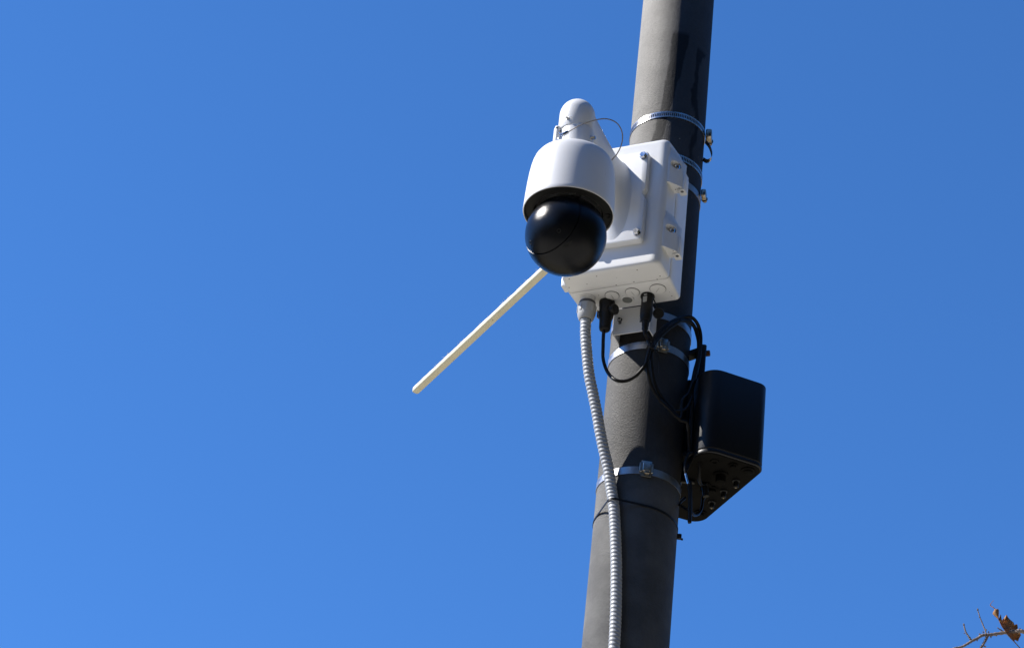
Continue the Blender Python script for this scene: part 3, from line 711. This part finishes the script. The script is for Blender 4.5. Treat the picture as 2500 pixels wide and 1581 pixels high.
L4 = [at(*c6(655, 620), YB+.008), at(*c6(645, 740), YB+.004), at(*c6(652, 860), YB+.006), at(*c6(665, 970), YB+.012), at(*c6(690, 1110), YB+.022), at(*c6(745, 1250), YB+.03), at(*c6(835, 1385), YB+.038), at(*c6(940, 1510), -.118), at(*g3(790, 530), -.112), at(*g3(848, 560), -.10), at(*g3(858, 690), -.08), at(*g3(865, 780), -.07)]
tube(mb, L4, .0042, 10, 8)
L5 = [at(*c6(665, 620), YB+.002), at(*c6(690, 480), YB+.010), at(*c6(770, 390), YB+.02), at(*c6(900, 310), YB+.035), at(*c6(1050, 262), -.098), at(*c6(1160, 262), -.078), at(*c6(1250, 330), -.056), at(*c6(1300, 470), -.044), at(*c6(1330, 650), -.038), at(*c6(1325, 820), -.042), at(*c6(1290, 1020), -.052)]
tube(mb, L5, .0040, 10, 8)
build('coiled_cord', mb, CABLE, dc)
mb = MB(); m = axis_m(at(*c6(640, 640), YB), (.25, 0, 1)); lathe(mb, [(.0098, -.006), (.0112, -.005), (.0112, .005), (.0098, .006)], 20, m); bt = build('bundle_tie', mb, BLACKP, dc)
mb = MB(); strap(mb, [at(*c6(690, 660), YB-.010), at(*c6(735, 740), YB-.012), at(*c6(755, 860), YB-.008), at(*c6(758, 1000), YB-.002)], (.3, -1, 0), .003, .0011, 5); build('tie_tail', mb, BLACKP, bt)
# dangling dust cap
kp = at(1380+2110*260/2408, 680+785*260/2408, p2.y+.010)
dk = thing('dust_cap', kp, 'small round black dust cap dangling on a strap beside the slim plug', 'dust cap')
mb = MB(); lathe(mb, [(0, -.009), (.0118, -.009), (.0132, -.007), (.0132, .005), (.0118, .007), (0, .007)], 28, axis_m(kp, (.25, -.8, -.45))); build('cap', mb, BLACKP, dk)
mb = MB(); strap(mb, [p2+Vector((.014, -.002, -.008)), at(1380+2015*260/2408, 680+500*260/2408, p2.y+.002), at(1380+2050*260/2408, 680+590*260/2408, p2.y+.004), kp+Vector((-.002, .002, .008))], (.2, -1, .0), .0045, .0016, 5); build('cap_strap', mb, BLACKP, dk)

# ================================================================== antenna unit at the right of the pole
ZB, ZT = 5.023, 5.2655
ant = thing('antenna_unit', (.18, .05, ZB), 'black rounded antenna housing hung on the right side of the pole', 'antenna')
foot = round_poly([(.134, -.1245, .045), (.3035, -.0525, .028), (.161, .238, .038), (.076, .206, .03)], 9)
mb = MB(); prism(mb, foot, ZB+.0125, ZT, .004); build('shell', mb, RADOME, ant, sharp=50)
fc = Vector((.168, .06))
fin = [tuple(fc+(Vector(p)-fc)*.985) for p in foot]
mb = MB(); prism(mb, fin, ZB+.0115, ZB+.0135); build('seam', mb, GREYD, ant)
mb = MB(); prism(mb, foot, ZB+.002, ZB+.012, .0015); build('rim', mb, RADOME, ant, sharp=50)
fin2 = [tuple(fc+(Vector(p)-fc)*.965) for p in foot]
mb = MB(); prism(mb, fin2, ZB, ZB+.004); bp_ = build('base_plate', mb, BASEM, ant)
def onz(px, py, z):
    d = fwd + right*((px-1250)/(92/36*2500)) - up*((py-790.5)/(92/36*2500)); return CAM+d*((z-CAM.z)/d.z)
c8 = lambda x, y: (1640+x*260/1800, 1080+y*260/1800)
def stub(x, y, r, l, tip=True):
    p = onz(*c8(x, y), ZB); mb = MB(); m = Matrix.Translation(p)
    lathe(mb, [(0, 0), (r*1.5, 0), (r*1.5, -.003), (r, -.0045), (r, -l+.0015), (r*.8, -l), (0, -l)], 18, m); o = build('connector', mb, BASEM if not tip else BLACKP, bp_)
    if tip:
        mb = MB(); lathe(mb, [(0, -l+.0002), (r*.3, -l+.0002), (r*.28, -l-.0010), (0, -l-.0010)], 12, m); build('connector_tip', mb, STEELR, o)
for a in ((1090, 640, .0062, .020), (880, 815, .0062, .020), (680, 1000, .0062, .018)): stub(*a)
for a in ((1040, 375, .0075, .009, False), (1290, 470, .0115, .008, False), (830, 540, .0125, .024, False), (680, 780, .010, .012, False), (560, 720, .011, .02, False), (480, 1180, .010, .012, False)): stub(*a)
p = onz(*c8(725, 315), ZB); mb = MB(); lathe(mb, [(.005, 0), (.006, -.0025), (.0105, -.0025), (.0115, 0)], 24, Matrix.Translation(p), caps=False); build('pressure_ring', mb, BASEM, bp_)
# mounting bar and clamp between pole and antenna
mb = MB(); mb.bm(rbox((.022, .038, .36), .002, 1, (.1295, -.012, 5.205))); bar = build('mounting_bar', mb, RADOME, ant)
mb = MB(); mb.bm(rbox((.036, .012, .30), .002, 1, (.1185, .030, 5.165))); build('back_plate', mb, RADOME, bar)
mb = MB(); mb.bm(rbox((.05, .03, .014), .002, 1), Matrix.Translation((.108, -.012, 5.366)) @ Matrix.Rotation(R_(-28), 4, 'Y')); build('clamp_arm', mb, RADOME, bar)
mb = MB(); mb.bm(rbox((.05, .03, .014), .002, 1), Matrix.Translation((.110, -.0, 5.07))); build('clamp_arm', mb, RADOME, bar)
mb = MB(); hexbolt(mb, axis_m(at(*c6(1405, 720), -.012), (1, -.25, .05)), .0080, .0135, .0085); build('clamp_bolt', mb, RUST, bar)
mb = MB(); mb.bm(rbox((.014, .02, .032), .003, 1, (.134, -.018, 5.375))); build('bolt_boss', mb, RADOME, bar)
# jumper cables below it
jc = thing('jumper_cable', onz(*c8(560, 720), ZB), 'black jumper cable doubled back in hanging loops beneath the antenna housing', 'cable')
mb = MB()
tube(mb, [at(*g3(862, 770), -.07), at(*g3(835, 830), -.085), at(*g3(828, 890), -.09), at(*g3(838, 950), -.09), at(*g3(855, 1010), -.088), at(*g3(864, 1080), -.085), at(*g3(864, 1180), -.082), at(*g3(863, 1280), -.08)], .0042, 10, 6)
tube(mb, [at(*g3(850, 800), -.075), at(*g3(885, 778), -.075), at(*g3(925, 800), -.06), at(*g3(938, 880), -.05), at(*g3(935, 960), -.03), at(*g3(950, 1010), 0), at(*g3(985, 1010), .02), at(*g3(992, 1060), .03), at(*g3(960, 1130), .04)], .0042, 10, 6)
tube(mb, [at(*g3(962, 1100), .04), at(*g3(955, 1180), .03), at(*g3(935, 1225), .01), at(*g3(900, 1240), -.02), at(*g3(870, 1215), -.05), at(*g3(800, 1170), -.03), at(*g3(790, 1150), .0), at(*g3(830, 1110), .04)], .0034, 8, 6)
tube(mb, [at(*g3(866, 990), -.07), at(*g3(868, 1080), -.074), at(*g3(868, 1180), -.078), at(*g3(864, 1278), -.08), at(*g3(862, 1290), -.08)], .0050, 10, 6)
build('cord', mb, CABLE, jc)
mb = MB(); a_, b_ = at(*g3(833, 932), -.096), at(*g3(852, 1008), -.096); tube(mb, [a_, a_.lerp(b_, .33), a_.lerp(b_, .66), b_], .0034, 12, 3); build('crimp_sleeve', mb, STEEL, jc)
mb = MB(); a_, b_ = at(*g3(972, 1025), .014), at(*g3(985, 1100), .016); tube(mb, [a_, a_.lerp(b_, .5), b_], .0075, 12, 3); build('connector_boot', mb, BLACKP, jc)

# ================================================================== tree with the dry leaf, lower right
d6 = lambda x, y: (2250+x*250/1894, 1380+y*201/1523)
YT = 1.5
def tp(x, y, dy=0.0): return at(*d6(x, y), YT+dy)
tree_base = Vector((3.1, 2.4, 0))
tree = thing('tree', tree_base, 'nearly bare tree at the lower right, one curled brown leaf on its twigs', 'tree')
mb = MB()
jn = tp(1900, 1225)
limb = [Vector((2.75, 2.2, 4.6)), Vector((2.2, 1.9, 5.05)), jn+Vector((.35, .12, -.02)), jn]
tube(mb, [tree_base, tree_base+Vector((-.03, 0, 1.2)), tree_base+Vector((-.12, -.05, 2.6)), tree_base+Vector((-.2, -.1, 3.8)), tree_base+Vector((-.15, .1, 5.0)), tree_base+Vector((.1, .2, 6.0))], lambda t: .15*(1-.8*t)+.05*max(0, .08-t)*10, 14, 8)
build('trunk', mb, BARK, tree)
mb = MB(); tube(mb, [tree_base+Vector((-.2, -.1, 3.7))]+limb[:-1]+[jn], lambda t: .045*(1-t)+.0062, 10, 8)
bough = build('bough', mb, BARK, tree)
for dx, dy, dz, zz in ((.9, .5, 1.6, 4.2), (.2, 1.3, 1.5, 4.8), (1.2, -.6, .9, 3.4)):
    mb = MB(); a = tree_base+Vector((-.17, 0, zz)); b = a+Vector((dx, dy, dz)); tube(mb, [a, a.lerp(b, .5)+Vector((0, 0, -.12)), b], lambda t: .05*(1-t)+.008, 8, 6)
    for k in range(3):
        q = a.lerp(b, .5+.17*k); e = q+Vector((random.uniform(-.1, .5), random.uniform(-.3, .3), random.uniform(.2, .5))); tube(mb, [q, q.lerp(e, .5)+Vector((0, 0, .04)), e], lambda t: .012*(1-t)+.003, 6, 4)
    build('bough', mb, BARK, tree)
def knobby(mb, pts, r0_, r1_, seed):
    rr = random.Random(seed); ks = [rr.uniform(.9, 1.35) for _ in range(200)]
    tube(mb, pts, lambda t: (r0_+(r1_-r0_)*t)*(.88+.28*ks[int(t*len(pts)*2.3)]*(.5+.5*math.sin(t*len(pts)*9)) ), 9, 6)
def bud(mb, p, d, l, r): tube(mb, [p, p+d*l*.5, p+d*l], lambda t: r*math.sin(PI*(.15+.8*t)), 7, 4)
main = [jn, tp(1830, 1205, -.01), tp(1700, 1215), tp(1540, 1235), tp(1380, 1258), tp(1260, 1275), tp(1185, 1275), tp(1110, 1290), tp(1040, 1335), tp(930, 1390), tp(850, 1440), tp(760, 1490), tp(690, 1510), tp(610, 1522), tp(540, 1560)]
mb = MB(); knobby(mb, main, .0058, .0030, 1)
for x, y, dx, dy in ((1280, 1300, .1, -1), (1030, 1360, -.1, -1), (1090, 1265, -1, .2), (1245, 1240, -.3, 1), (1380, 1270, .2, -1), (1150, 1240, -.5, .8), (1820, 1180, -.2, 1)):
    bud(mb, tp(x, y), (right*dx+up*dy).normalized(), .006, .0022)
tag(build('twig', mb, BARK, bough))
def twig(pts, r0_, r1_, seed, buds=()):
    mb = MB(); knobby(mb, [tp(*p) for p in pts], r0_, r1_, seed)
    for x, y, dx, dy, l, r in buds: bud(mb, tp(x, y), (right*dx+up*dy).normalized(), l, r)
    return build('twig', mb, BARK, bough)
twig([(930, 1385), (890, 1340), (860, 1290), (825, 1240), (805, 1190), (790, 1130), (780, 1090)], .0030, .0019, 3, ((785, 1110, -.2, 1, .008, .0028), (885, 1335, .6, .5, .005, .0018), (800, 1250, -.8, .2, .004, .0016)))
twig([(1195, 1262), (1175, 1190), (1150, 1130), (1115, 1040), (1085, 970), (1060, 890), (1040, 830)], .0022, .0014, 4, ((1042, 835, -.15, 1, .0085, .0028), (1080, 960, -.8, .4, .004, .0014), (1185, 1200, .4, .8, .006, .0022)))
twig([(1225, 1285), (1200, 1340), (1170, 1400), (1130, 1470), (1085, 1530), (1040, 1600)], .0042, .0032, 5, ((1150, 1480, .8, -.4, .008, .0024), (1145, 1440, -.6, .5, .005, .002)))
twig([(1530, 1225), (1480, 1195), (1440, 1170), (1412, 1152)], .0022, .0014, 6, ((1415, 1152, -.7, .6, .004, .0018), (1460, 1185, .3, 1, .004, .0016)))
# the curled leaf: petiole below, blade folded with lobed edges, thread-like tip above
mid = [(1830, 1535), (1720, 1410), (1640, 1330), (1560, 1240), (1500, 1160), (1450, 1070), (1410, 980), (1370, 900), (1345, 800)]
mb = MB(); tube(mb, [tp(1830, 1535, -.01), tp(1720, 1410, -.012), tp(1640, 1330, -.014), tp(1560, 1240, -.016)], .0016, 6, 4); pet = build('leaf_stalk', mb, BARK, bough)
# blade: rows from the midrib on the left to the ragged, curled far edge on the right
rows = [((1712, 1412), (1714, 1405)), ((1690, 1385), (1728, 1358)), ((1668, 1358), (1762, 1340)), ((1645, 1332), (1786, 1398)), ((1625, 1308), (1802, 1350)), ((1600, 1280), (1838, 1285)),
        ((1580, 1256), (1818, 1215)), ((1562, 1234), (1768, 1212)), ((1545, 1212), (1782, 1140)), ((1525, 1188), (1768, 1078)), ((1510, 1168), (1738, 1082)), ((1495, 1146), (1722, 1108)), ((1480, 1122), (1702, 1048)),
        ((1468, 1100), (1645, 1002)), ((1458, 1080), (1604, 960)), ((1448, 1060), (1571, 902)), ((1440, 1042), (1556, 955)), ((1432, 1024), (1545, 1015)), ((1424, 1006), (1520, 1062)), ((1416, 990), (1492, 1042))]
def blade(rows, K, depth, nm, parent, m):
    mb = MB(); vs = []
    for i, (a, e) in enumerate(rows):
        a = Vector((*a, 0)); e = Vector((*e, 0))
        for k in range(K):
            t = k/(K-1); q = a.lerp(e, t); vs.append(tp(q.x, q.y, depth(i/(len(rows)-1), t)))
    mb.add(vs, [(i*K+k, i*K+k+1, (i+1)*K+k+1, (i+1)*K+k) for i in range(len(rows)-1) for k in range(K-1)])
    o = build(nm, mb, m, parent, sharp=70); md = o.modifiers.new('thickness', 'SOLIDIFY'); md.thickness = .0006
    return o
lf = blade(rows, 8, lambda v, t: -.014+.022*math.sin(PI*.62*t)+.0035*math.sin(v*23+t*4)*t, 'leaf', bough, LEAF)
rows2 = [((1428, 1020), (1436, 1022)), ((1416, 990), (1432, 1000)), ((1400, 975), (1424, 962)), ((1378, 955), (1426, 920)), ((1345, 925), (1430, 870)), ((1312, 890), (1430, 820)), ((1318, 858), (1415, 792)), ((1342, 820), (1388, 798)), ((1350, 800), (1362, 796))]
blade(rows2, 5, lambda v, t: -.018-.010*math.sin(PI*t), 'leaf_fold', lf, LEAF)
rows3 = [((1440, 1040), (1492, 1050)), ((1425, 1005), (1488, 1020)), ((1424, 975), (1478, 985)), ((1440, 945), (1472, 950)), ((1452, 915), (1468, 925)), ((1460, 898), (1464, 902))]
blade(rows3, 4, lambda v, t: -.016-.008*t, 'leaf_fold', lf, LEAF)
rows4 = [((1500, 1062), (1540, 1062)), ((1512, 1035), (1575, 1045)), ((1540, 1012), (1610, 1030)), ((1560, 1010), (1625, 1005))]
blade(rows4, 4, lambda v, t: -.008+.004*t, 'leaf_fold', lf, LEAF)
mb = MB(); strap(mb, [tp(1360, 800, -.016), tp(1320, 765, -.014), tp(1275, 735, -.01), tp(1285, 690, -.008), tp(1330, 640, -.004)], (.5, .5, .6), .0042, .0008, 5); build('leaf_tip', mb, LEAF, lf)
